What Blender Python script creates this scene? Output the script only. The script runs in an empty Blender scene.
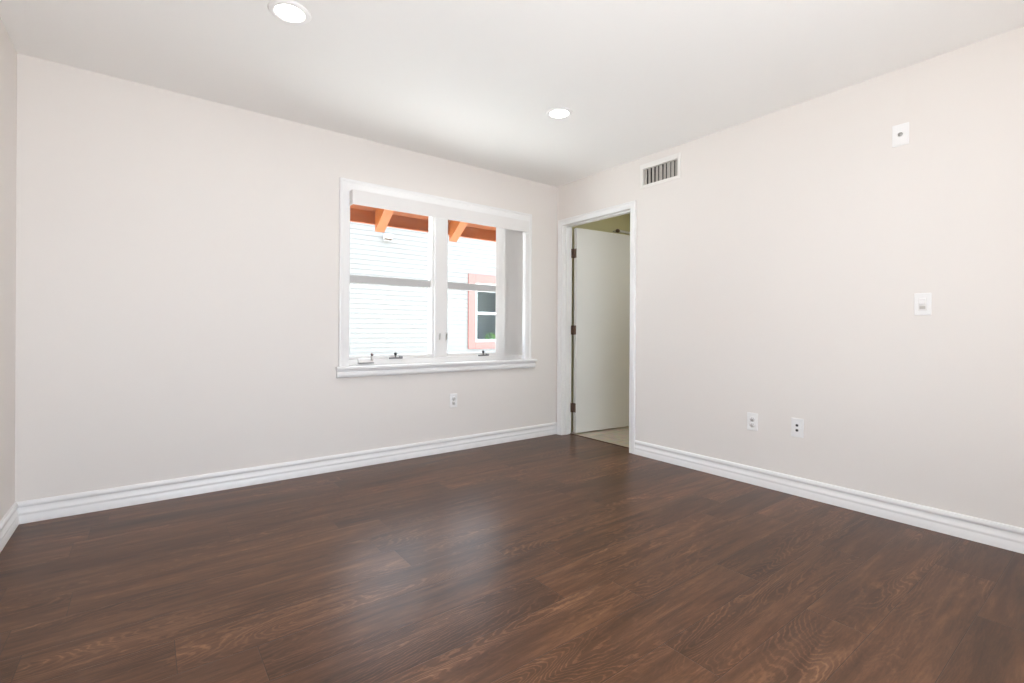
import bpy, bmesh, math, random
from mathutils import Matrix, Vector

random.seed(7)
sc = bpy.context.scene
COL = sc.collection
R = math.radians

# ------------------------------------------------------------------ camera
cam_d = bpy.data.cameras.new('camera')
cam = bpy.data.objects.new('camera', cam_d)
COL.objects.link(cam)
sc.camera = cam
cam_d.sensor_fit = 'HORIZONTAL'
cam_d.sensor_width = 36.0
cam_d.lens = 36.0 * 483.065 / 1024.0
cam_d.shift_y = -(341.5 - 330.893) / 1024.0
cam_d.clip_start = 0.02
cam_d.clip_end = 200
yaw, roll = 0.648146, 0.0052
fw = Vector((math.sin(yaw), math.cos(yaw), 0))
rt = Vector((math.cos(yaw), -math.sin(yaw), 0))
up = Vector((0, 0, 1))
r2 = rt * math.cos(roll) + up * math.sin(roll)
u2 = -rt * math.sin(roll) + up * math.cos(roll)
M = Matrix.Identity(4)
for i in range(3):
    M[i][0] = r2[i]; M[i][1] = u2[i]; M[i][2] = -fw[i]
    M[i][3] = (-3.24045, -3.54561, 1.01422)[i]
cam.matrix_world = M

# ------------------------------------------------------------------ light, world, exposure
sc.view_settings.view_transform = 'Standard'
sc.view_settings.look = 'None'
sc.view_settings.exposure = -0.24
sc.view_settings.gamma = 1.0
sc.view_settings.use_curve_mapping = False
w = bpy.data.worlds.new('sky')
sc.world = w
w.use_nodes = True
bg = w.node_tree.nodes['Background']
bg.inputs['Color'].default_value = (0.74, 0.86, 1.0, 1)
bg.inputs['Strength'].default_value = 8.0
sun_d = bpy.data.lights.new('sun', 'SUN')
sun_d.energy = 23.0
sun_d.angle = R(0.6)
sun_d.color = (1.0, 0.97, 0.92)
sun = bpy.data.objects.new('sun', sun_d)
COL.objects.link(sun)
sun.location = (-4, -8, 12)
sun.rotation_euler = Vector((0.30, -0.35, -0.88)).to_track_quat('-Z', 'Y').to_euler()
LAMP_W = 2.5
FILL_W = 17.0
LAMP_COL = (1.0, 0.985, 0.965)
sc.cycles.use_denoising = True
sc.cycles.max_bounces = 14
sc.cycles.diffuse_bounces = 10
sc.cycles.transparent_max_bounces = 12

# room constants: far corner at the origin, window wall in the plane y = 0, door wall in x = 0
L = 3.7793       # window wall length
D = 4.06         # room depth
H = 2.44

# ------------------------------------------------------------------ materials
def new_mat(name):
    m = bpy.data.materials.new(name)
    m.use_nodes = True
    nt = m.node_tree
    b = nt.nodes['Principled BSDF']
    return m, nt, b

def plain(name, col, rough=0.5, metal=0.0, spec=0.5, noise=0.0, bump=0.0, scale=40.0):
    m, nt, b = new_mat(name)
    b.inputs['Roughness'].default_value = rough
    b.inputs['Metallic'].default_value = metal
    b.inputs['Specular IOR Level'].default_value = spec
    tc = nt.nodes.new('ShaderNodeTexCoord')
    n = nt.nodes.new('ShaderNodeTexNoise')
    n.inputs['Scale'].default_value = scale
    n.inputs['Detail'].default_value = 3
    nt.links.new(tc.outputs['Object'], n.inputs['Vector'])
    mx = nt.nodes.new('ShaderNodeMix'); mx.data_type = 'RGBA'
    mx.inputs['A'].default_value = (*[c * (1 - noise) for c in col], 1)
    mx.inputs['B'].default_value = (*[min(1, c * (1 + noise)) for c in col], 1)
    nt.links.new(n.outputs['Fac'], mx.inputs['Factor'])
    nt.links.new(mx.outputs['Result'], b.inputs['Base Color'])
    if bump:
        bp = nt.nodes.new('ShaderNodeBump')
        bp.inputs['Strength'].default_value = bump
        bp.inputs['Distance'].default_value = 0.002
        nt.links.new(n.outputs['Fac'], bp.inputs['Height'])
        nt.links.new(bp.outputs['Normal'], b.inputs['Normal'])
    return m

def emit(name, col, strength):
    m, nt, b = new_mat(name)
    b.inputs['Base Color'].default_value = (*col, 1)
    b.inputs['Emission Color'].default_value = (*col, 1)
    b.inputs['Emission Strength'].default_value = strength
    return m

def math_node(nt, op, a, b=None, c=None):
    n = nt.nodes.new('ShaderNodeMath'); n.operation = op
    for k, v in enumerate((a, b, c)):
        if v is None: continue
        if isinstance(v, (int, float)): n.inputs[k].default_value = v
        else: nt.links.new(v, n.inputs[k])
    return n.outputs[0]

def glass_mat(name, tint, refl=0.06):
    m = bpy.data.materials.new(name); m.use_nodes = True
    nt = m.node_tree; nt.nodes.clear()
    o = nt.nodes.new('ShaderNodeOutputMaterial')
    t = nt.nodes.new('ShaderNodeBsdfTransparent'); t.inputs['Color'].default_value = (*tint, 1)
    g = nt.nodes.new('ShaderNodeBsdfGlossy'); g.inputs['Roughness'].default_value = 0.02
    lw = nt.nodes.new('ShaderNodeLayerWeight'); lw.inputs['Blend'].default_value = 0.5
    pw = math_node(nt, 'POWER', lw.outputs['Facing'], 5.0)
    fac = math_node(nt, 'MULTIPLY_ADD', pw, 0.96, refl * 0.2)
    mx = nt.nodes.new('ShaderNodeMixShader')
    nt.links.new(fac, mx.inputs['Fac'])
    nt.links.new(t.outputs['BSDF'], mx.inputs[1]); nt.links.new(g.outputs['BSDF'], mx.inputs[2])
    nt.links.new(mx.outputs['Shader'], o.inputs['Surface'])
    return m

def translucent(name, col):
    m = bpy.data.materials.new(name); m.use_nodes = True
    nt = m.node_tree; nt.nodes.clear()
    o = nt.nodes.new('ShaderNodeOutputMaterial')
    d = nt.nodes.new('ShaderNodeBsdfDiffuse'); d.inputs['Color'].default_value = (*col, 1)
    t = nt.nodes.new('ShaderNodeBsdfTranslucent'); t.inputs['Color'].default_value = (*col, 1)
    mx = nt.nodes.new('ShaderNodeMixShader'); mx.inputs['Fac'].default_value = 0.35
    nt.links.new(d.outputs[0], mx.inputs[1]); nt.links.new(t.outputs[0], mx.inputs[2])
    nt.links.new(mx.outputs[0], o.inputs['Surface'])
    return m

def plank_floor(name):
    m, nt, b = new_mat(name)
    Lk = nt.links.new
    PW, PL = 0.193, 1.22
    geo = nt.nodes.new('ShaderNodeNewGeometry')
    sep = nt.nodes.new('ShaderNodeSeparateXYZ'); Lk(geo.outputs['Position'], sep.inputs[0])
    x, y = sep.outputs[0], sep.outputs[1]
    v = math_node(nt, 'DIVIDE', math_node(nt, 'ADD', y, 1.822 + PW * 20), PW)
    row = math_node(nt, 'FLOOR', v)
    fv = math_node(nt, 'FRACT', v)
    wn = nt.nodes.new('ShaderNodeTexWhiteNoise'); wn.noise_dimensions = '1D'
    Lk(row, wn.inputs['W'])
    u = math_node(nt, 'ADD', math_node(nt, 'DIVIDE', math_node(nt, 'ADD', x, 30.0), PL), wn.outputs['Value'])
    colm = math_node(nt, 'FLOOR', u)
    fu = math_node(nt, 'FRACT', u)
    cid = nt.nodes.new('ShaderNodeCombineXYZ'); Lk(colm, cid.inputs[0]); Lk(row, cid.inputs[1])
    pr = nt.nodes.new('ShaderNodeTexWhiteNoise'); pr.noise_dimensions = '2D'
    Lk(cid.outputs[0], pr.inputs['Vector'])
    prs = nt.nodes.new('ShaderNodeSeparateXYZ'); Lk(pr.outputs['Color'], prs.inputs[0])
    # grain space: stretched along the plank, jumped per plank
    gx = math_node(nt, 'ADD', x, math_node(nt, 'MULTIPLY', prs.outputs[0], 37.0))
    gy = math_node(nt, 'ADD', y, math_node(nt, 'MULTIPLY', prs.outputs[1], 19.0))
    def vec(sx, sy, zz=0.0):
        c = nt.nodes.new('ShaderNodeCombineXYZ')
        Lk(math_node(nt, 'MULTIPLY', gx, sx), c.inputs[0]); Lk(math_node(nt, 'MULTIPLY', gy, sy), c.inputs[1])
        c.inputs[2].default_value = zz
        return c.outputs[0]
    def noise(vv, scale, detail, rough=0.55, dist=0.0):
        n = nt.nodes.new('ShaderNodeTexNoise')
        n.inputs['Scale'].default_value = scale; n.inputs['Detail'].default_value = detail
        n.inputs['Roughness'].default_value = rough; n.inputs['Distortion'].default_value = dist
        Lk(vv, n.inputs['Vector']); return n.outputs['Fac']
    broad = noise(vec(0.8, 6.5), 1.4, 4, 0.6, 0.8)            # soft dark and light drifts along the board
    mid = noise(vec(1.6, 20.0, 5.0), 1.5, 4, 0.6, 0.7)        # grain bands
    fine = noise(vec(6.0, 44.0, 3.0), 1.1, 6, 0.85, 0.5)       # pores
    jit = noise(vec(14.0, 30.0, 9.0), 1.6, 3, 0.6)
    rings_src = noise(vec(0.75, 4.6, 7.0), 1.0, 2, 0.45, 0.3) # contours of a smooth field make cathedrals
    rings = math_node(nt, 'ADD', math_node(nt, 'MULTIPLY', rings_src, 52.0), math_node(nt, 'MULTIPLY', jit, 1.6))
    rings = math_node(nt, 'FRACT', rings)
    rings = math_node(nt, 'ABSOLUTE', math_node(nt, 'SUBTRACT', math_node(nt, 'MULTIPLY', rings, 2.0), 1.0))
    rl_ = nt.nodes.new('ShaderNodeMapRange'); rl_.interpolation_type = 'SMOOTHSTEP'
    rl_.inputs['From Min'].default_value = 0.45; rl_.inputs['From Max'].default_value = 1.0
    Lk(rings, rl_.inputs['Value'])
    mask = nt.nodes.new('ShaderNodeMapRange')
    mask.inputs['From Min'].default_value = 0.44; mask.inputs['From Max'].default_value = 0.60
    Lk(noise(vec(0.8, 3.4, 11.0), 1.3, 2), mask.inputs['Value'])
    ringm = math_node(nt, 'MULTIPLY', math_node(nt, 'SUBTRACT', rl_.outputs[0], 0.30), mask.outputs[0])
    # combine to one tone value
    t = math_node(nt, 'ADD', math_node(nt, 'MULTIPLY', broad, 0.48), math_node(nt, 'MULTIPLY', fine, 0.48))
    t = math_node(nt, 'ADD', t, math_node(nt, 'MULTIPLY', mid, 0.36))
    t = math_node(nt, 'ADD', t, math_node(nt, 'MULTIPLY', ringm, 0.155))
    t = math_node(nt, 'ADD', t, math_node(nt, 'MULTIPLY', prs.outputs[2], 0.075))
    cr = nt.nodes.new('ShaderNodeValToRGB')
    e = cr.color_ramp.elements
    e[0].position = 0.44; e[0].color = (0.022, 0.0090, 0.0040, 1)
    e[1].position = 1.02; e[1].color = (0.300, 0.150, 0.075, 1)
    q = e.new(0.62); q.color = (0.068, 0.0285, 0.0125, 1)
    q = e.new(0.73); q.color = (0.106, 0.0455, 0.0205, 1)
    q = e.new(0.85); q.color = (0.172, 0.0790, 0.0370, 1)
    Lk(t, cr.inputs['Fac'])
    # seams
    dv = math_node(nt, 'MULTIPLY', math_node(nt, 'MINIMUM', fv, math_node(nt, 'SUBTRACT', 1.0, fv)), PW)
    du = math_node(nt, 'MULTIPLY', math_node(nt, 'MINIMUM', fu, math_node(nt, 'SUBTRACT', 1.0, fu)), PL)
    dmin = math_node(nt, 'MINIMUM', dv, du)
    sm = nt.nodes.new('ShaderNodeMapRange')
    sm.inputs['From Min'].default_value = 0.0002; sm.inputs['From Max'].default_value = 0.0014
    Lk(dmin, sm.inputs['Value'])
    mx = nt.nodes.new('ShaderNodeMix'); mx.data_type = 'RGBA'
    mx.inputs['A'].default_value = (0.034, 0.017, 0.010, 1)
    Lk(sm.outputs[0], mx.inputs['Factor']); Lk(cr.outputs['Color'], mx.inputs['B'])
    Lk(mx.outputs['Result'], b.inputs['Base Color'])
    rg = nt.nodes.new('ShaderNodeMapRange')
    rg.inputs['To Min'].default_value = 0.29; rg.inputs['To Max'].default_value = 0.38
    Lk(fine, rg.inputs['Value']); Lk(rg.outputs[0], b.inputs['Roughness'])
    b.inputs['Specular IOR Level'].default_value = 0.31
    hgt = math_node(nt, 'ADD', math_node(nt, 'MULTIPLY', mid, 0.12), sm.outputs[0])
    hgt = math_node(nt, 'ADD', hgt, math_node(nt, 'MULTIPLY', ringm, 0.06))
    bp = nt.nodes.new('ShaderNodeBump'); bp.inputs['Strength'].default_value = 0.35
    bp.inputs['Distance'].default_value = 0.0012
    Lk(hgt, bp.inputs['Height']); Lk(bp.outputs['Normal'], b.inputs['Normal'])
    return m

def tile_floor(name):
    m, nt, b = new_mat(name)
    geo = nt.nodes.new('ShaderNodeNewGeometry')
    br = nt.nodes.new('ShaderNodeTexBrick')
    br.inputs['Color1'].default_value = (0.50, 0.44, 0.36, 1)
    br.inputs['Color2'].default_value = (0.45, 0.39, 0.32, 1)
    br.inputs['Mortar'].default_value = (0.30, 0.27, 0.23, 1)
    br.inputs['Scale'].default_value = 1.0
    br.inputs['Brick Width'].default_value = 0.6; br.inputs['Row Height'].default_value = 0.3
    br.inputs['Mortar Size'].default_value = 0.004
    nt.links.new(geo.outputs['Position'], br.inputs['Vector'])
    n = nt.nodes.new('ShaderNodeTexNoise'); n.inputs['Scale'].default_value = 14; n.inputs['Detail'].default_value = 5
    nt.links.new(geo.outputs['Position'], n.inputs['Vector'])
    mx = nt.nodes.new('ShaderNodeMix'); mx.data_type = 'RGBA'; mx.blend_type = 'OVERLAY'
    mx.inputs['Factor'].default_value = 0.35
    nt.links.new(br.outputs['Color'], mx.inputs['A']); nt.links.new(n.outputs['Color'], mx.inputs['B'])
    nt.links.new(mx.outputs['Result'], b.inputs['Base Color'])
    b.inputs['Roughness'].default_value = 0.35
    return m

def wood_paint(name, c1, c2):
    m, nt, b = new_mat(name)
    tc = nt.nodes.new('ShaderNodeTexCoord')
    mp = nt.nodes.new('ShaderNodeMapping'); mp.inputs['Scale'].default_value = (3, 3, 30)
    n = nt.nodes.new('ShaderNodeTexNoise'); n.inputs['Scale'].default_value = 2; n.inputs['Detail'].default_value = 5
    nt.links.new(tc.outputs['Object'], mp.inputs['Vector']); nt.links.new(mp.outputs[0], n.inputs['Vector'])
    cr = nt.nodes.new('ShaderNodeValToRGB')
    cr.color_ramp.elements[0].position = 0.3; cr.color_ramp.elements[0].color = (*c1, 1)
    cr.color_ramp.elements[1].position = 0.7; cr.color_ramp.elements[1].color = (*c2, 1)
    nt.links.new(n.outputs['Fac'], cr.inputs['Fac']); nt.links.new(cr.outputs[0], b.inputs['Base Color'])
    b.inputs['Roughness'].default_value = 0.6
    return m

MT = {
    'wall': plain('warm white wall paint', (0.80, 0.758, 0.722), 0.75, spec=0.3, noise=0.008, bump=0.05, scale=180),
    'ceil': plain('ceiling paint', (0.90, 0.89, 0.875), 0.7, spec=0.3, noise=0.006, bump=0.05, scale=160),
    'trim': plain('white trim enamel', (0.86, 0.85, 0.845), 0.32, noise=0.006, scale=30),
    'vinyl': plain('white vinyl', (0.80, 0.785, 0.77), 0.4, noise=0.005),
    'alum': plain('grey aluminium rail', (0.50, 0.49, 0.485), 0.5, noise=0.01),
    'blind': plain('white blind plastic', (0.82, 0.80, 0.785), 0.5, noise=0.006),
    'vane': translucent('translucent vane plastic', (0.84, 0.82, 0.80)),
    'door': plain('white door paint', (0.80, 0.79, 0.76), 0.45, noise=0.008, scale=12),
    'bronze': plain('bronze hinge metal', (0.16, 0.105, 0.078), 0.45, metal=0.3, noise=0.35, scale=160),
    'nickel': plain('dull nickel', (0.55, 0.54, 0.52), 0.35, metal=0.9, noise=0.03),
    'black': plain('black knob', (0.012, 0.012, 0.014), 0.4, noise=0.1),
    'redknob': plain('dark red knob', (0.12, 0.05, 0.05), 0.4, noise=0.1),
    'darkgrey': plain('dark grey plastic', (0.16, 0.16, 0.165), 0.5, noise=0.05),
    'plate': plain('white switch plastic', (0.87, 0.86, 0.855), 0.35, noise=0.004),
    'slot': plain('dark slot', (0.03, 0.028, 0.027), 0.6, noise=0.05),
    'vent': plain('vent frame paint', (0.84, 0.815, 0.78), 0.45, noise=0.006),
    'blade': plain('vent blade enamel', (0.44, 0.415, 0.38), 0.45, noise=0.02),
    'duct': plain('dark duct metal', (0.035, 0.032, 0.03), 0.7, noise=0.1),
    'floor': plank_floor('dark oak planks'),
    'tile': tile_floor('beige stone tile'),
    'olive': plain('pale olive wall paint', (0.66, 0.62, 0.38), 0.7, noise=0.01, bump=0.05, scale=150),
    'rawwood': plain('bare stained wood', (0.10, 0.055, 0.035), 0.6, noise=0.2, scale=60),
    'glass': glass_mat('window glass', (0.96, 0.985, 0.98)),
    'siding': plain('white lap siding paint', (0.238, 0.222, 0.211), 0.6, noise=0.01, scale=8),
    'pink': plain('salmon pink trim paint', (0.30, 0.128, 0.109), 0.6, noise=0.02),
    'orange': wood_paint('orange stained wood', (0.205, 0.042, 0.003), (0.29, 0.066, 0.005)),
    'orange2': wood_paint('bright orange stained beam', (0.31, 0.080, 0.0105), (0.36, 0.100, 0.016)),
    'concrete': plain('pale concrete', (0.76, 0.75, 0.73), 0.85, noise=0.08, bump=0.2, scale=6),
    'shingle': plain('grey roof shingle', (0.16, 0.15, 0.145), 0.9, noise=0.25, scale=20),
    'leaf': plain('green leaf', (0.22, 0.40, 0.08), 0.5, noise=0.3, scale=30),
    'pot': plain('grey pot', (0.30, 0.29, 0.28), 0.6, noise=0.1),
    'curtain': plain('grey room beyond', (0.24, 0.235, 0.23), 0.8, noise=0.08),
    'lens': emit('lamp lens', (1.0, 0.97, 0.93), 9.0),
    'stucco': plain('outside stucco', (0.74, 0.72, 0.68), 0.85, noise=0.03, bump=0.3, scale=40),
}

# ------------------------------------------------------------------ mesh helpers
class MB:
    def __init__(s): s.bm = bmesh.new()
    def box(s, x0, x1, y0, y1, z0, z1, bev=0.0, mat=None):
        b = s.bm
        x0, x1 = sorted((x0, x1)); y0, y1 = sorted((y0, y1)); z0, z1 = sorted((z0, z1))
        vs = [b.verts.new(p) for p in ((x0,y0,z0),(x1,y0,z0),(x1,y1,z0),(x0,y1,z0),(x0,y0,z1),(x1,y0,z1),(x1,y1,z1),(x0,y1,z1))]
        fs = [b.faces.new([vs[i] for i in f]) for f in ((0,3,2,1),(4,5,6,7),(0,1,5,4),(1,2,6,5),(2,3,7,6),(3,0,4,7))]
        if mat is not None:
            for v in vs: v.co = mat @ v.co
        if bev:
            es = list({e for f in fs for e in f.edges})
            bmesh.ops.bevel(b, geom=es, offset=bev, segments=2, profile=0.5, affect='EDGES')
        return s
    def prism(s, pts, axis, a0, a1, mat=None):
        """closed profile extruded; axis 'x': pts are (y,z); 'y': (x,z); 'z': (x,y)"""
        b = s.bm
        def P(p, a):
            return {'x': (a, p[0], p[1]), 'y': (p[0], a, p[1]), 'z': (p[0], p[1], a)}[axis]
        A = [b.verts.new(P(p, a0)) for p in pts]; B = [b.verts.new(P(p, a1)) for p in pts]
        if mat is not None:
            for v in A + B: v.co = mat @ v.co
        n = len(pts); fs = [b.faces.new(A), b.faces.new(list(reversed(B)))]
        for i in range(n): fs.append(b.faces.new((A[i], B[i], B[(i+1) % n], A[(i+1) % n])))
        bmesh.ops.recalc_face_normals(b, faces=fs)
        return s
    def lathe(s, prof, c, axis='z', n=32):
        """prof: (r, h) from bottom to top, capped where r = 0"""
        b = s.bm; rings = []
        rot = {'z': Matrix.Identity(3), 'x': Matrix(((0,0,1),(0,1,0),(-1,0,0))), 'y': Matrix(((1,0,0),(0,0,1),(0,-1,0)))}[axis]
        for r, h in prof:
            if r == 0: rings.append([b.verts.new(rot @ Vector((0,0,h)) + Vector(c))])
            else: rings.append([b.verts.new(rot @ Vector((r*math.cos(t*2*math.pi/n), r*math.sin(t*2*math.pi/n), h)) + Vector(c)) for t in range(n)])
        fs = []
        for A, B in zip(rings, rings[1:]):
            for i in range(n):
                j = (i+1) % n
                if len(A) == 1: fs.append(b.faces.new((A[0], B[i], B[j])))
                elif len(B) == 1: fs.append(b.faces.new((A[i], A[j], B[0])))
                else: fs.append(b.faces.new((A[i], A[j], B[j], B[i])))
        bmesh.ops.recalc_face_normals(b, faces=fs)
        for f in fs: f.smooth = True
        return s
    def build(s, name, mat, parent=None, loc=None, rot=None, smooth_angle=None):
        me = bpy.data.meshes.new(name)
        s.bm.to_mesh(me); s.bm.free()
        me.materials.append(MT[mat])
        o = bpy.data.objects.new(name, me)
        COL.objects.link(o)
        if smooth_angle:
            for p in me.polygons: p.use_smooth = True
            me.set_sharp_from_angle(angle=R(smooth_angle))
        if parent is not None: o.parent = parent
        if loc is not None: o.location = loc
        if rot is not None: o.rotation_euler = rot
        return o

def thing(o, label, cat, group=None):
    o['label'] = label; o['category'] = cat
    if group: o['group'] = group
    return o

def structure(o, label, cat):
    o['kind'] = 'structure'; o['label'] = label; o['category'] = cat
    return o

def empty(name, loc=(0, 0, 0)):
    o = bpy.data.objects.new(name, None); COL.objects.link(o); o.location = loc
    o.empty_display_size = 0.1
    return o

def copy_tree(o, parent=None):
    c = o.copy(); COL.objects.link(c)
    if parent is not None: c.parent = parent
    for ch in list(o.children): copy_tree(ch, c)
    return c

def wall_cells(mb, axis, a0, a1, t0, t1, z0, z1, holes):
    """slab along an axis with rectangular holes (lo, hi, zlo, zhi)"""
    A = sorted({a0, a1, *[h[0] for h in holes], *[h[1] for h in holes]})
    Z = sorted({z0, z1, *[h[2] for h in holes], *[h[3] for h in holes]})
    b = mb.bm; V = {}
    def solid(i, k):
        if i < 0 or k < 0 or i >= len(A)-1 or k >= len(Z)-1: return False
        ca, cz = (A[i]+A[i+1])/2, (Z[k]+Z[k+1])/2
        return not any(h[0] < ca < h[1] and h[2] < cz < h[3] for h in holes)
    def v(i, k, t):
        key = (i, k, t)
        if key not in V:
            p = (A[i], (t0, t1)[t], Z[k]) if axis == 'x' else ((t0, t1)[t], A[i], Z[k])
            V[key] = b.verts.new(p)
        return V[key]
    for i in range(len(A)-1):
        for k in range(len(Z)-1):
            if not solid(i, k): continue
            for t in (0, 1): b.faces.new((v(i,k,t), v(i+1,k,t), v(i+1,k+1,t), v(i,k+1,t)))
            if not solid(i-1, k): b.faces.new((v(i,k,0), v(i,k+1,0), v(i,k+1,1), v(i,k,1)))
            if not solid(i+1, k): b.faces.new((v(i+1,k,0), v(i+1,k+1,0), v(i+1,k+1,1), v(i+1,k,1)))
            if not solid(i, k-1): b.faces.new((v(i,k,0), v(i+1,k,0), v(i+1,k,1), v(i,k,1)))
            if not solid(i, k+1): b.faces.new((v(i,k+1,0), v(i+1,k+1,0), v(i+1,k+1,1), v(i,k+1,1)))
    bmesh.ops.recalc_face_normals(b, faces=b.faces)
    return mb

# ------------------------------------------------------------------ room shell
RAIL_Z = 2.105
BX = 2.3     # far side of the small tiled room behind the door
structure(MB().box(-L, 0.113, -D, 0, -0.08, 0).build('floor', 'floor'), 'dark brown oak plank floor of the empty room', 'floor')
structure(MB().box(0.113, BX, -2.0, 0, -0.08, 0).build('floor_bathroom', 'tile'), 'beige stone tile floor behind the open door', 'floor')
structure(MB().box(-L-.12, BX+.1, -D-.12, .15, H, H+.12).build('ceiling', 'ceil'), 'flat white painted ceiling over the empty room', 'ceiling')

WX0, WX1, WZ0, WZ1 = -2.06, -0.41, 0.725, 2.045
structure(wall_cells(MB(), 'x', -L-.12, 0.115, 0, .15, -.08, H, [(WX0, WX1, WZ0, WZ1)]).build('wall_front', 'wall'),
          'warm white wall that holds the white casement window', 'wall')
DY0, DY1, DZ = -0.93, -0.07, 2.065          # rough opening
VY0, VY1, VZ0, VZ1 = -1.364, -1.030, 2.206, 2.346
structure(wall_cells(MB(), 'y', -D, 0, 0, .115, 0, H, [(DY0, DY1, -1, DZ), (VY0, VY1, VZ0, VZ1)]).build('wall_right', 'wall'),
          'warm white wall with the open doorway and the air vent', 'wall')
structure(wall_cells(MB(), 'y', -D, 0, -L-.12, -L, -.08, H, []).build('wall_left', 'wall'), 'narrow strip of warm white wall at left edge of the view', 'wall')
RX0, RX1, RZ1 = -3.35, -1.45, 2.1
structure(wall_cells(MB(), 'x', -L-.12, 0.115, -D-.12, -D, -.08, H, [(RX0, RX1, 0, RZ1)]).build('wall_rear', 'wall'), 'warm white wall behind the camera with a wide opening added for fill daylight', 'wall')
structure(wall_cells(MB(), 'x', .115, BX+.1, 0, .15, -.08, H, []).build('wall_bathroom_front', 'olive'), 'pale olive wall seen above the open door', 'wall')
structure(wall_cells(MB(), 'y', -2.1, 0, BX, BX+.1, -.08, H, []).build('wall_bathroom_right', 'olive'), 'pale olive end wall of the tiled room', 'wall')
structure(wall_cells(MB(), 'x', .115, BX+.1, -2.1, -2.0, -.08, H, []).build('wall_bathroom_rear', 'olive'), 'pale olive rear wall of the tiled room', 'wall')

# baseboards: stepped colonial profile, (distance from wall, height)
BP = [(0, 0), (.018, 0), (.018, .036), (.0155, .041), (.0155, .047), (.0175, .052), (.0165, .058), (.011, .066), (.0085, .078),
      (.0085, .084), (.013, .088), (.0145, .096), (.013, .105), (.008, .112), (0, .114)]
mb = MB(); mb.prism([(-d, z) for d, z in BP], 'x', -L+.0005, -0.0005)
structure(mb.build('baseboard_front', 'trim', smooth_angle=40), 'white moulded baseboard under the window', 'baseboard')
mb = MB(); mb.prism([(-d, z) for d, z in BP], 'y', -D+.002, -.9725)
structure(mb.build('baseboard_right', 'trim', smooth_angle=40), 'white moulded baseboard right of the doorway', 'baseboard')
mb = MB(); mb.prism([(-L+d, z) for d, z in BP], 'y', -D+.002, -.002)
structure(mb.build('baseboard_left', 'trim', smooth_angle=40), 'white moulded baseboard at the left edge of the view', 'baseboard')

# ------------------------------------------------------------------ window
win = structure(empty('window_1', (-1.235, 0, .748)), 'white framed window with two casements and a moulded sill', 'window')
WO = (1.235, 0, -.748)     # children are modelled in world space, so cancel the parent's place
def wpart(mb, name, mat, parent=win, smooth=None):
    return mb.build(name, mat, parent, WO if parent is win else None, smooth_angle=smooth)
# jamb frame
m = MB()
m.box(WX0, -2.048, .03, .14, .75, 2.045, .003).box(-.44, WX1, .03, .14, .75, 2.045, .003)
m.box(-2.048, -.44, .03, .14, 2.012, 2.045, .003).box(-2.048, -.44, .03, .14, .75, .795, .003)
m.box(-1.333, -1.218, .03, .14, .795, 2.012, .003)
wpart(m, 'window_frame', 'vinyl')
# drywall returns
m = MB(); m.box(WX0-.0, WX0+.004, 0, .03, .749, 2.045).box(WX1-.004, WX1, 0, .03, .749, 2.045).box(WX0+.004, WX1-.004, 0, .03, 2.041, 2.045)
wpart(m, 'jamb_liner', 'trim')
# sashes
def sash(x0, x1):
    m = MB(); y0, y1 = .055, .125
    m.box(x0, x0+.016, y0, y1, .795, 2.012, .002).box(x1-.016, x1, y0, y1, .795, 2.012, .002)
    m.box(x0+.016, x1-.016, y0, y1, .795, .82, .002).box(x0+.016, x1-.016, y0, y1, 1.99, 2.012, .002)
    s = wpart(m, 'casement_sash', 'vinyl')
    MB().box(x0+.016, x1-.016, .088, .112, 1.370, 1.432, .004).build('crossbar', 'alum', s)['label'] = 'grey crossbar across the casement'
    for z0, z1 in ((.82, 1.370), (1.432, 1.99)):
        MB().box(x0+.016, x1-.016, .099, .103, z0, z1).build('glass_pane', 'glass', s)
    return s
s1 = sash(-2.048, -1.333)
s2 = sash(-1.218, -.44)
# casing: profile d from wall, with a raised outer band
def casing_frame(mb, a0, a1, z0, zt, wdt, face):
    """mitred three sided casing round an opening: flat inner field, raised outer back band; face 0: wall y = 0, 1: wall x = 0"""
    pr = [(.001, 0), (.012, 0), (.014, .004), (.014, wdt-.022), (.0175, wdt-.018), (.021, wdt-.013), (.021, wdt-.004), (.018, wdt), (.001, wdt)]
    b = mb.bm; rings = []
    for k in range(4):
        ring = []
        for d, q in pr:
            a = a0 - q if k < 2 else a1 + q
            z = z0 if k in (0, 3) else zt + q
            ring.append(b.verts.new((a, -d, z) if face == 0 else (-d, a, z)))
        rings.append(ring)
    n = len(pr); fs = [b.faces.new(rings[0]), b.faces.new(list(reversed(rings[3])))]
    for A, B in zip(rings, rings[1:]):
        for i in range(n): fs.append(b.faces.new((A[i], B[i], B[(i+1) % n], A[(i+1) % n])))
    bmesh.ops.recalc_face_normals(b, faces=fs)
m = MB()
casing_frame(m, WX0, WX1, .749, 2.045, .071, 0)
wpart(m, 'window_casing', 'trim', smooth=40)
# stool and apron
m = MB(); m.prism([(.03, .749), (-.045, .749), (-.051, .745), (-.053, .738), (-.051, .73), (-.045, .7265), (.03, .7265)], 'x', -2.153, -.293)
m2 = m
wpart(m2, 'window_sill', 'trim', smooth=40)
m = MB(); m.prism([(0, .7265), (-.026, .7265), (-.026, .716), (-.022, .711), (-.030, .704), (-.034, .692), (-.034, .684), (-.030, .674), (-.022, .668), (0, .666)], 'x', -2.148, -.298)
wpart(m, 'apron_moulding', 'trim', smooth=40)
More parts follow.
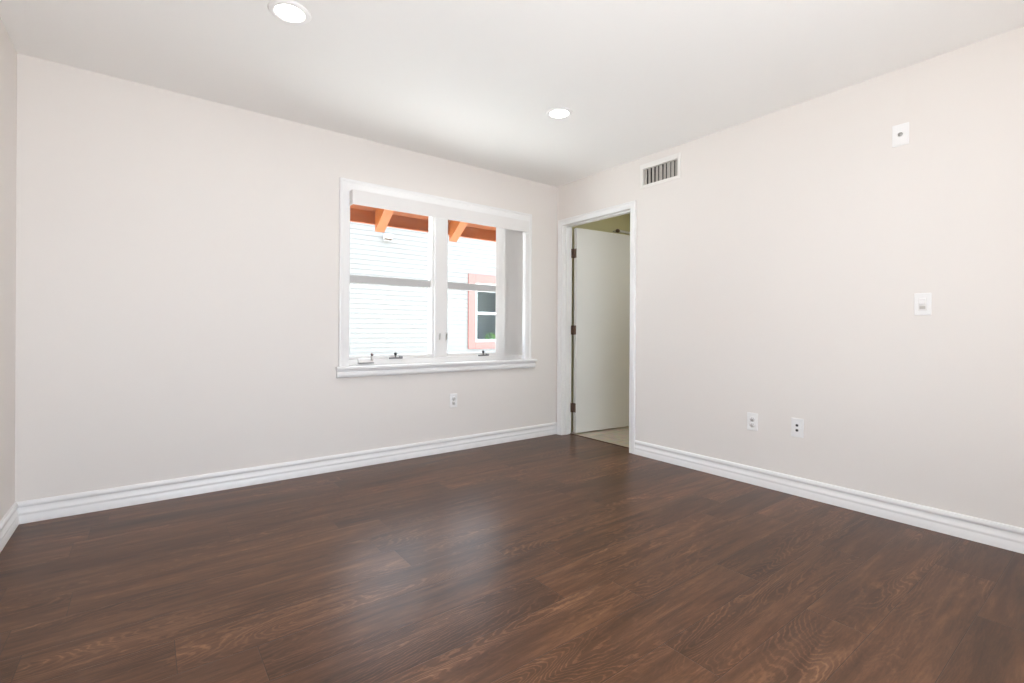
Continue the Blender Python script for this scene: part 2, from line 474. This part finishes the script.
# crank operators
def crank_white(x):
    m = MB(); m.prism([(.03, .769), (-.0, .769), (-.004, .774), (.012, .797), (.03, .801)], 'x', x-.055, x+.058)
    c = wpart(m, 'crank_handle', 'vinyl', smooth=40)
    c['label'] = 'white folding crank handle with a dark red knob'
    MB().box(x-.056, x+.06, -.008, .03, .765, .769, .0012).build('crank_base', 'darkgrey', c)
    MB().prism([(-.004, .785), (.004, .785), (.006, .822), (-.002, .822)], 'x', x+.036, x+.046).build('crank_arm', 'nickel', c)
    MB().lathe([(0, -.011), (.007, -.009), (.0105, 0), (.007, .009), (0, .011)], (x+.045, .002, .829), n=16).build('crank_knob', 'redknob', c)
def crank_black(x, y=.042, z=.80):
    m = MB(); m.box(x-.05, x+.058, .016, .03, .791, .803, .002).box(x+.03, x+.055, .008, .03, .797, .811, .003)
    c = wpart(m, 'crank_handle', 'darkgrey'); c['label'] = 'dark crank handle with a round black knob'
    MB().box(x-.004, x+.004, .018, .026, .803, .822).build('crank_arm', 'darkgrey', c)
    MB().lathe([(0, -.0125), (.009, -.010), (.0125, 0), (.009, .010), (0, .0125)], (x, .022, .829), n=16).build('crank_knob', 'black', c)
crank_white(-1.925)
crank_black(-1.682)
crank_black(-.856)
for x in (-1.297, -1.231):
    m = MB(); m.box(x-.007, x+.007, .022, .03, .925, 1.005, .002)
    c = wpart(m, 'sash_lock', 'vinyl')
    MB().prism([(.022, .935), (.010, .940), (.004, .985), (.010, .992), (.022, .975)], 'x', x-.0045, x+.0045).build('lock_lever', 'nickel', c)

# ------------------------------------------------------------------ vertical blind
vb = thing(empty('vertical_blind', (-1.235, -.03, 1.915)), 'white vertical blind drawn open, vanes stacked at the right end of the window', 'blind')
BO = (1.235, .03, -1.915)
MB().box(-2.045, -.425, -.045, .012, 1.985, 2.026, .003).build('headrail', 'blind', vb, BO)
m = MB(); m.box(-2.057, -.413, -.072, -.068, 1.924, 2.030, .0012).box(-2.057, -2.053, -.068, -.002, 1.924, 2.030, .0012).box(-.417, -.413, -.068, -.002, 1.924, 2.030, .0012)
m.build('valance', 'blind', vb, BO)
nv = 18
x0v, x1v = -.694, -.494
vm = None
for i in range(nv):
    x = x0v + (x1v - x0v) * i / (nv - 1)
    if vm is None:
        mm = MB(); hw = .0435
        pts = []
        for k in range(9):
            t = -1 + 2*k/8
            pts.append((.0035*(1 - t*t), t*hw))
        back = [(p[0] - .0012, p[1]) for p in reversed(pts)]
        mm.prism(pts + back, 'z', .79, 1.98)
        vm = mm.build('vane', 'vane', vb, smooth_angle=50)
        v = vm
    else:
        v = vm.copy(); COL.objects.link(v); v.parent = vb
    v.location = (x + BO[0], -.006 + BO[1], BO[2])
    v.rotation_euler = (0, 0, R(40 + random.uniform(-3, 3)))

# ------------------------------------------------------------------ door: frame, leaf, hinges
JY0, JY1, JZ = -.910, -.090, 2.045
df = structure(empty('trim_1', (.05, -.5, 0)), 'white casing and jambs around the open doorway', 'door frame')
FO = (-.05, .5, 0)
m = MB(); m.box(-.001, .116, DY0, JY0, 0, DZ, .001).box(-.001, .116, JY1, DY1, 0, DZ, .001).box(-.001, .116, JY0, JY1, JZ, DZ, .001)
m.build('jamb', 'trim', df, FO)
m = MB(); m.box(.035, .070, JY0, JY0+.011, 0, JZ-.011, .002).box(.035, .070, JY1-.011, JY1, 0, JZ-.011, .002).box(.035, .070, JY0, JY1, JZ-.011, JZ, .002)
m.build('door_stop', 'trim', df, FO)
m = MB()
casing_frame(m, -.915, -.085, 0, 2.045, .056, 1)
m.build('door_casing', 'trim', df, FO, smooth_angle=40)
MB().box(.1, .118, JY0, JY1, -.002, .004, .0015).build('threshold_strip', 'rawwood', df, FO)

PIV = (.133, -.0925, 0)
dl = structure(empty('door_1', PIV), 'plain white door swung open into the tiled room', 'door')
dl.rotation_euler = (0, 0, R(-6.5))
MB().box(.008, .806, -.044, 0, .012, 2.033, .0015).build('door_panel', 'door', dl)
for z in (1.784, 1.026, .258):
    m = MB(); m.lathe([(0, -.048), (.0062, -.047), (.0062, .047), (0, .048)], (-.001, -.002, z), n=16)
    m.box(.0045, .0085, -.040, 0, z-.045, z+.045, .0008)
    for zz in (-.028, 0, .028):
        m.lathe([(.0045, 0), (.0035, -.001), (0, -.0014)], (.0042, -.02 if zz else -.028, z+zz), axis='x', n=10)
    h = m.build('hinge', 'bronze', dl); h['label'] = 'bronze butt hinge'
    MB().box(-.033, -.002, -.0005, .0022, z-.045, z+.045, .0008).build('hinge_leaf', 'bronze', h)
kx, kz = .752, .985
def knob(sgn, y):
    m = MB()
    m.lathe([(0, -.001), (.032, -.001), (.032, .004), (.026, .009), (.012, .011), (.011, .030), (.022, .036), (.028, .048), (.026, .058), (.015, .064), (0, .065)], (0, 0, 0), n=28)
    for v in m.bm.verts:
        a = v.co.copy(); v.co = Vector((kx + a.x, y + sgn * a.z, kz + a.y))
    bmesh.ops.recalc_face_normals(m.bm, faces=m.bm.faces)
    return m.build('door_knob', 'bronze', dl)
knob(-1, -.044)
knob(1, 0)

# rail on the olive wall above the door
rl = thing(empty('wall_rail', (1.4, -.06, RAIL_Z)), 'short white rail with a dark end cap above the open door', 'rail')
RLX = (-.57, .85)
m = MB(); m.lathe([(0, RLX[0]), (.013, RLX[0]), (.013, RLX[1]), (0, RLX[1])], (0, 0, 0), axis='x', n=16)
m.build('rail_tube', 'trim', rl)
for x in (RLX[0], RLX[1]):
    m = MB(); m.lathe([(0, x-.022), (.016, x-.018), (.020, x), (.016, x+.018), (0, x+.022)], (0, 0, 0), axis='x', n=16)
    m.build('end_cap', 'bronze', rl)['label'] = 'dark end cap'
    MB().box(x-.012, x+.012, 0, .0595, -.010, .010, .002).build('rail_arm', 'trim', rl)

# ------------------------------------------------------------------ recessed ceiling lights
def ceiling_light(x, y, label, watts=LAMP_W):
    o = thing(empty('ceiling_light', (x, y, H)), label, 'ceiling light', 'round recessed ceiling lights')
    m = MB(); m.lathe([(.062, -.004), (.064, -.008), (.070, -.009), (.084, -.0055), (.089, -.001), (.088, 0), (.062, 0)], (0, 0, 0), n=48)
    m.build('trim_ring', 'plate', o)
    MB().lathe([(0, -.0065), (.045, -.006), (.0625, -.004), (.0625, -.001), (0, -.001)], (0, 0, 0), n=48).build('lamp_lens', 'lens', o)
    ld = bpy.data.lights.new('lamp', 'AREA'); ld.shape = 'DISK'; ld.size = .12
    ld.energy = LAMP_W; ld.color = LAMP_COL
    lo = bpy.data.objects.new('lamp_light', ld); COL.objects.link(lo); lo.parent = o
    lo.location = (0, 0, -.010)
    ld.energy = watts
    return o
ceiling_light(-2.732, -1.211, 'lit round recessed ceiling light nearest the left wall')
ceiling_light(-1.095, -1.211, 'lit round recessed ceiling light nearest the far corner')
ceiling_light(-2.732, -2.85, 'lit round recessed ceiling light above and behind the camera at left', 2.0)
ceiling_light(-1.095, -2.85, 'lit round recessed ceiling light just past the top edge at right', 1.5)
bl = ceiling_light(1.0, -1.2, 'round ceiling light added out of view to light the tiled room')  # unseen lamp, added to brighten the tiled room and the open door
for c in bl.children:
    if c.type == 'LIGHT':
        c.data.energy = 8.5; c.data.color = (0.95, 0.98, 1.0)

# unseen fill lights behind the camera, added to brighten the ceiling
def add_fill_uplight(x, y, label):
    o = thing(empty('fill_uplight', (x, y, 0)), label, 'fill light', 'added fill lights on the floor behind the camera')
    MB().lathe([(0, 0), (.11, 0), (.11, .012), (.095, .02), (.095, .30), (.10, .31), (.09, .31), (.088, .25), (0, .25)], (0, 0, 0), n=32).build('fill_can', 'plate', o)
    MB().lathe([(0, .262), (.086, .262), (.086, .268), (0, .268)], (0, 0, 0), n=32).build('lamp_lens', 'lens', o)
    ld = bpy.data.lights.new('uplight', 'AREA'); ld.shape = 'DISK'; ld.size = .17
    ld.energy = FILL_W; ld.color = LAMP_COL
    lo = bpy.data.objects.new('uplight_light', ld); COL.objects.link(lo); lo.parent = o
    lo.location = (0, 0, .312); lo.rotation_euler = (math.pi, 0, 0)
add_fill_uplight(-2.2, -3.85, 'white can with an added fill light for the ceiling, unseen behind the camera at right')
add_fill_uplight(-3.1, -3.85, 'white can with an added fill light for the ceiling, unseen behind the camera at left')

# ------------------------------------------------------------------ air vent
av = thing(empty('air_vent', (0, -1.197, 2.276)), 'white wall air vent with slim upright louvres above the doorway corner', 'air vent')
VO = (0, 1.197, -2.276)
m = MB()
oy0, oy1, oz0, oz1 = -1.386, -1.008, 2.187, 2.382
iy0, iy1, iz0, iz1 = VY0+.004, VY1-.004, VZ0+.004, VZ1-.004
def ring(m, o, i, x0, x1, bev):
    m.box(x0, x1, o[0], i[0], o[2], o[3], bev); m.box(x0, x1, i[1], o[1], o[2], o[3], bev)
    m.box(x0, x1, i[0], i[1], o[2], i[2], bev); m.box(x0, x1, i[0], i[1], i[3], o[3], bev)
ring(m, (oy0, oy1, oz0, oz1), (iy0, iy1, iz0, iz1), -.007, 0, .0015)
ring(m, (iy0-.0035, iy1+.0035, iz0-.0035, iz1+.0035), (iy0, iy1, iz0, iz1), 0, .02, 0)
m.build('vent_frame', 'vent', av, VO)
m = MB(); ring(m, (VY0+.0005, VY1-.0005, VZ0+.0005, VZ1-.0005), (VY0+.003, VY1-.003, VZ0+.003, VZ1-.003), .02, .1, 0)
m.box(.1, .104, VY0+.0005, VY1-.0005, VZ0+.0005, VZ1-.0005)
m.build('duct', 'duct', av, VO)
nb = 9
for i in range(nb):
    y = iy0 + (i + .5) * (iy1 - iy0) / nb
    m = MB(); m.box(-.0008, .0008, -.0155, .0155, iz0+.001, iz1-.001, mat=Matrix.Translation((.012, y, 0)) @ Matrix.Rotation(R(-11 + random.uniform(-9, 9)), 4, 'Z'))
    m.build('louvre', 'blade', av, VO)
for y in (oy0+.01, oy1-.01):
    m = MB(); m.lathe([(.004, .0), (.003, -.001), (0, -.0013)], (-.007, y, 2.2845), axis='x', n=12)
    m.build('screw', 'vent', av, VO)

# ------------------------------------------------------------------ wall plates
def plate_mesh(wd=.072, ht=.117, d=.006):
    """plate in local space, front facing -y"""
    return MB().box(-wd/2, wd/2, -d, 0, -ht/2, ht/2, .003)
def place(o, wall, a, z):
    o.location = (a, 0, z) if wall == 'front' else (0, a, z)
    o.rotation_euler = (0, 0, 0) if wall == 'front' else (0, 0, R(-90))
def disc(m, x, z, r, y0, y1, n=20):
    st = len(m.bm.verts)
    m.bm.verts.ensure_lookup_table()
    old = set(m.bm.verts)
    m.lathe([(0, y1), (r, y1), (r, y0), (0, y0)], (0, 0, 0), n=n)
    new = [v for v in m.bm.verts if v not in old]
    for v in new:
        a = v.co.copy(); v.co = Vector((x + a.x, a.z, z + a.y))
    bmesh.ops.recalc_face_normals(m.bm, faces=list({f for v in new for f in v.link_faces}))
    return m
def outlet(label):
    o = thing(empty('power_outlet'), label, 'outlet', 'white duplex power outlets')
    plate_mesh().build('cover_plate', 'plate', o)
    for s in (-1, 1):
        m = MB(); disc(m, 0, s*.0195, .0172, -.0078, -.005, 28)
        f = m.build('socket', 'plate', o)
        m = MB()
        for x in (-.0063, .0063): m.box(x-.0011, x+.0011, -.0082, -.0070, s*.0195-.001, s*.0195+.0075)
        disc(m, 0, s*.0195-.0075, .0026, -.0082, -.0070, 12)
        m.build('socket_slot', 'slot', f)
    m = MB(); disc(m, 0, 0, .003, -.0075, -.005, 12); m.build('screw', 'nickel', o)
    return o
o = outlet('white duplex outlet low on the wall under the window'); place(o, 'front', -1.173, .424)
o2 = copy_tree(o); o2['label'] = 'white duplex outlet low on the door wall, the one nearer the doorway'; place(o2, 'right', -1.942, .416)
# twin jack plate
jp = thing(empty('jack_plate'), 'white plate with two dark round cable jacks, low on the door wall', 'wall plate')
plate_mesh().build('cover_plate', 'plate', jp)
for s in (-1, 1):
    m = MB(); disc(m, 0, s*.0155, .0095, -.0085, -.005); j = m.build('jack', 'nickel', jp)
    m = MB(); disc(m, 0, s*.0155, .0068, -.0105, -.0070); m.build('jack_hole', 'slot', j)
place(jp, 'right', -2.221, .42)
# light switch
ls = thing(empty('light_switch'), 'white wall dimmer switch with a raised paddle, right part of the door wall', 'light switch')
plate_mesh(.071, .116, .0065).build('cover_plate', 'plate', ls)
m = MB(); ring_o = (-.018, .018, -.034, .034)
m.box(-.0175, .0175, -.0085, -.006, -.0345, .0345, .0012); m.build('switch_insert', 'vinyl', ls)
MB().prism([(-.0085, -.006), (-.0135, .002), (-.0160, .026), (-.0135, .030), (-.0085, .031)], 'x', -.0135, .0135).build('paddle', 'plate', ls)
MB().prism([(-.0085, -.026), (-.0095, -.026), (-.0095, -.010), (-.0085, -.010)], 'x', -.012, .012).build('dimmer_slider', 'nickel', ls)
place(ls, 'right', -2.828, 1.165)
# cable plate up high
cp = thing(empty('cable_plate'), 'white blank plate with one small round jack high on the door wall', 'wall plate')
plate_mesh(.074, .117, .006).build('cover_plate', 'plate', cp)
m = MB(); disc(m, 0, .003, .0115, -.010, -.005, 6); j = m.build('jack', 'nickel', cp)
m = MB(); disc(m, 0, .003, .0055, -.017, -.008, 16); j2 = m.build('jack_barrel', 'nickel', j)
place(cp, 'right', -2.731, 2.081)

# ------------------------------------------------------------------ unseen opening behind the camera, added for fill daylight
rw = structure(empty('fill_opening', ((RX0+RX1)/2, -D, 0)), 'white frame of the wide opening added behind the camera for fill daylight', 'door')
RO = (-(RX0+RX1)/2, D, 0)
m = MB()
for x0, x1 in ((RX0, RX0+.06), (RX1-.06, RX1), ((RX0+RX1)/2-.04, (RX0+RX1)/2+.04)): m.box(x0, x1, -D-.09, -D-.03, 0, RZ1, .003)
m.box(RX0+.06, RX1-.06, -D-.09, -D-.03, RZ1-.06, RZ1, .003).box(RX0+.06, RX1-.06, -D-.09, -D-.03, 0, .06, .003)
m.build('opening_frame', 'vinyl', rw, RO)

# ------------------------------------------------------------------ own eave outside the window
SL = .715
ev = thing(empty('roof_eave', (-1.2, .75, 2.0)), 'orange stained eave with beams and fascia hanging outside the window', 'eave')
EO = (1.2, -.75, -2.0)
MB().box(-5.2, 3.0, .75, .785, 1.986, 2.165, .003).build('fascia_board', 'orange', ev, EO)
def deck_z(y): return 2.10 + (.75 - y) * SL
m = MB(); m.prism([(.80, deck_z(.80)), (.155, deck_z(.155)), (.155, deck_z(.155)+.03), (.80, deck_z(.80)+.03)], 'x', -5.2, 3.0)
m.build('roof_deck', 'orange', ev, EO)
m = MB(); m.prism([(.84, deck_z(.84)+.031), (-2.0, deck_z(-2.0)+.031), (-2.0, deck_z(-2.0)+.06), (.84, deck_z(.84)+.06)], 'x', -5.3, 3.1)
m.build('roof_shingles', 'shingle', ev, EO)
for k in range(-3, 3):
    x = -1.527 + .775 * (k + 0)
    zt = deck_z
    m = MB()
    yb = .748
    # beam with a plumb cut end against the fascia
    m.prism([(yb, 1.920), (yb, zt(yb)), (.152, zt(.152)), (.152, 1.920 + (yb-.152)*SL)], 'x', x-.044, x+.044)
    m.build('rafter', 'orange2', ev, EO)['label'] = 'brighter orange beam end'
# outer face of this house beyond the eave
# ------------------------------------------------------------------ neighbouring house
NY = 4.2
nh = thing(empty('neighbour_house', (0, NY, -.15)), 'white lap sided house with a salmon trimmed window, seen through the window', 'house')
NO = (0, -NY, .15)
EXP = .080
# window hole
hx0, hx1, hz0, hz1 = 1.735, 2.66, .80, 1.925
prof_rows = int((3.75 + .15) / EXP)
def siding_strip(m, x0, x1, za, zb):
    n = int(round((zb - za) / EXP)); n = max(1, n)
    pts = [(NY + .05, za)]
    for i in range(n):
        z0 = za + i * (zb - za) / n; z1 = za + (i + 1) * (zb - za) / n
        pts += [(NY - .010, z0), (NY, z1)]
    pts.append((NY + .05, zb))
    m.prism(pts, 'x', x0, x1)
zg = -.15
rows = [zg + EXP * i for i in range(39)]
r_lo = max(r for r in rows if r <= hz0); r_hi = min(r for r in rows if r >= hz1)
m = MB()
siding_strip(m, -7, hx0, rows[0], rows[-1])
siding_strip(m, hx1, 7, rows[0], rows[-1])
siding_strip(m, hx0, hx1, rows[0], r_lo)
siding_strip(m, hx0, hx1, r_hi, rows[-1])
m.build('siding_wall', 'siding', nh, NO)
m = MB()
tx0, tx1, tz0, tz1 = 1.580, 2.815, .672, 2.085
m.box(tx0, hx0, NY-.035, NY+.02, tz0, tz1, .004).box(hx1, tx1, NY-.035, NY+.02, tz0, tz1, .004)
m.box(hx0, hx1, NY-.035, NY+.02, hz1, tz1, .004).box(hx0, hx1, NY-.035, NY+.02, tz0, hz0-.0, .004)
m.build('window_trim', 'pink', nh, NO)['label'] = 'salmon pink window trim'
m = MB()
m.box(hx0, hx0+.045, NY-.012, NY+.05, hz0, hz1, .003).box(hx1-.045, hx1, NY-.012, NY+.05, hz0, hz1, .003)
m.box(hx0+.045, hx1-.045, NY-.012, NY+.05, hz1-.16, hz1, .003).box(hx0+.045, hx1-.045, NY-.012, NY+.05, hz0, hz0+.05, .003)
m.box(hx0+.045, hx1-.045, NY-.006, NY+.05, 1.325, 1.375, .003)
nf = m.build('sash_frame', 'vinyl', nh, NO); nf['label'] = 'white sash frame'
MB().box(hx0+.045, hx1-.045, NY+.02, NY+.026, hz0+.05, hz1-.16).build('window_pane', 'glass', nf)
m = MB()   # the dim room behind its pane
m.box(hx0-.5, hx1+.9, NY+.9, NY+.95, .1, 2.4).box(hx0-.5, hx0-.45, NY+.06, NY+.9, .1, 2.4).box(hx1+.85, hx1+.9, NY+.06, NY+.9, .1, 2.4)
m.box(hx0-.5, hx1+.9, NY+.06, NY+.95, .05, .1).box(hx0-.5, hx1+.9, NY+.06, NY+.95, 2.4, 2.45)
m.build('inner_room', 'curtain', nh, NO)
m = MB(); m.prism([(NY-.12, 2.93), (NY+5.0, 3.20), (NY+5.0, 3.30), (NY-.12, 3.0)], 'x', -7.3, 7.3)
m.build('roof', 'shingle', nh, NO)

wl = thing(empty('wall_lamp', (-.035, NY-.012, 2.57)), 'small white security lamp on the siding below the orange beam', 'wall lamp')
MB().box(-.045, .045, -.02, .012, -.05, .05, .006).build('back_plate', 'vinyl', wl)
MB().box(-.065, .065, -.11, -.02, -.03, .045, .006).build('lamp_hood', 'vinyl', wl)
MB().box(-.055, .06, -.10, -.025, -.047, -.030, .003).build('lamp_underside', 'rawwood', wl)['label'] = 'brown underside of the lamp, its shadow put into the colour'  # brown colour stands for the shadow under the hood

# potted plant inside the neighbour's window
pp = thing(empty('potted_plant', (2.34, NY+.34, .1015)), 'leafy green potted plant inside the salmon trimmed window of next house', 'plant')
MB().lathe([(0, 0), (.13, 0), (.16, .50), (.15, .51), (.13, .48), (0, .48)], (0, 0, 0), n=24).build('pot', 'pot', pp)
m = MB()
for k in range(60):
    a = random.uniform(0, 6.283); el = random.uniform(.1, 1.4); ln = random.uniform(.12, .26)
    base = Vector((random.uniform(-.09, .09), random.uniform(-.09, .07), random.uniform(.50, .72)))
    d = Vector((math.cos(a)*math.cos(el), math.sin(a)*math.cos(el)*.5, math.sin(el)))
    sd = d.cross(Vector((0, 0, 1))).normalized() * ln * .2
    t = base + d*ln
    mid = base + d*ln*.5 + Vector((0, 0, .015))
    vs = [m.bm.verts.new(p) for p in (base, mid+sd, t, mid-sd, mid+Vector((0,0,-.012)))]
    m.bm.faces.new((vs[0], vs[1], vs[4])); m.bm.faces.new((vs[1], vs[2], vs[4])); m.bm.faces.new((vs[2], vs[3], vs[4])); m.bm.faces.new((vs[3], vs[0], vs[4]))
m.build('foliage', 'leaf', pp)

# ground outside
structure(MB().box(-14, 14, -16, 16, -.35, -.15).build('ground', 'concrete'), 'pale concrete ground outside the house', 'ground')
# unseen slab added to keep direct sun out of the rear opening
structure(MB().box(-4.6, .6, -D-1.9, -D-.13, 2.45, 2.55).build('sun_blocker', 'stucco'), 'unseen roof slab added behind the camera to block the sun', 'roof')
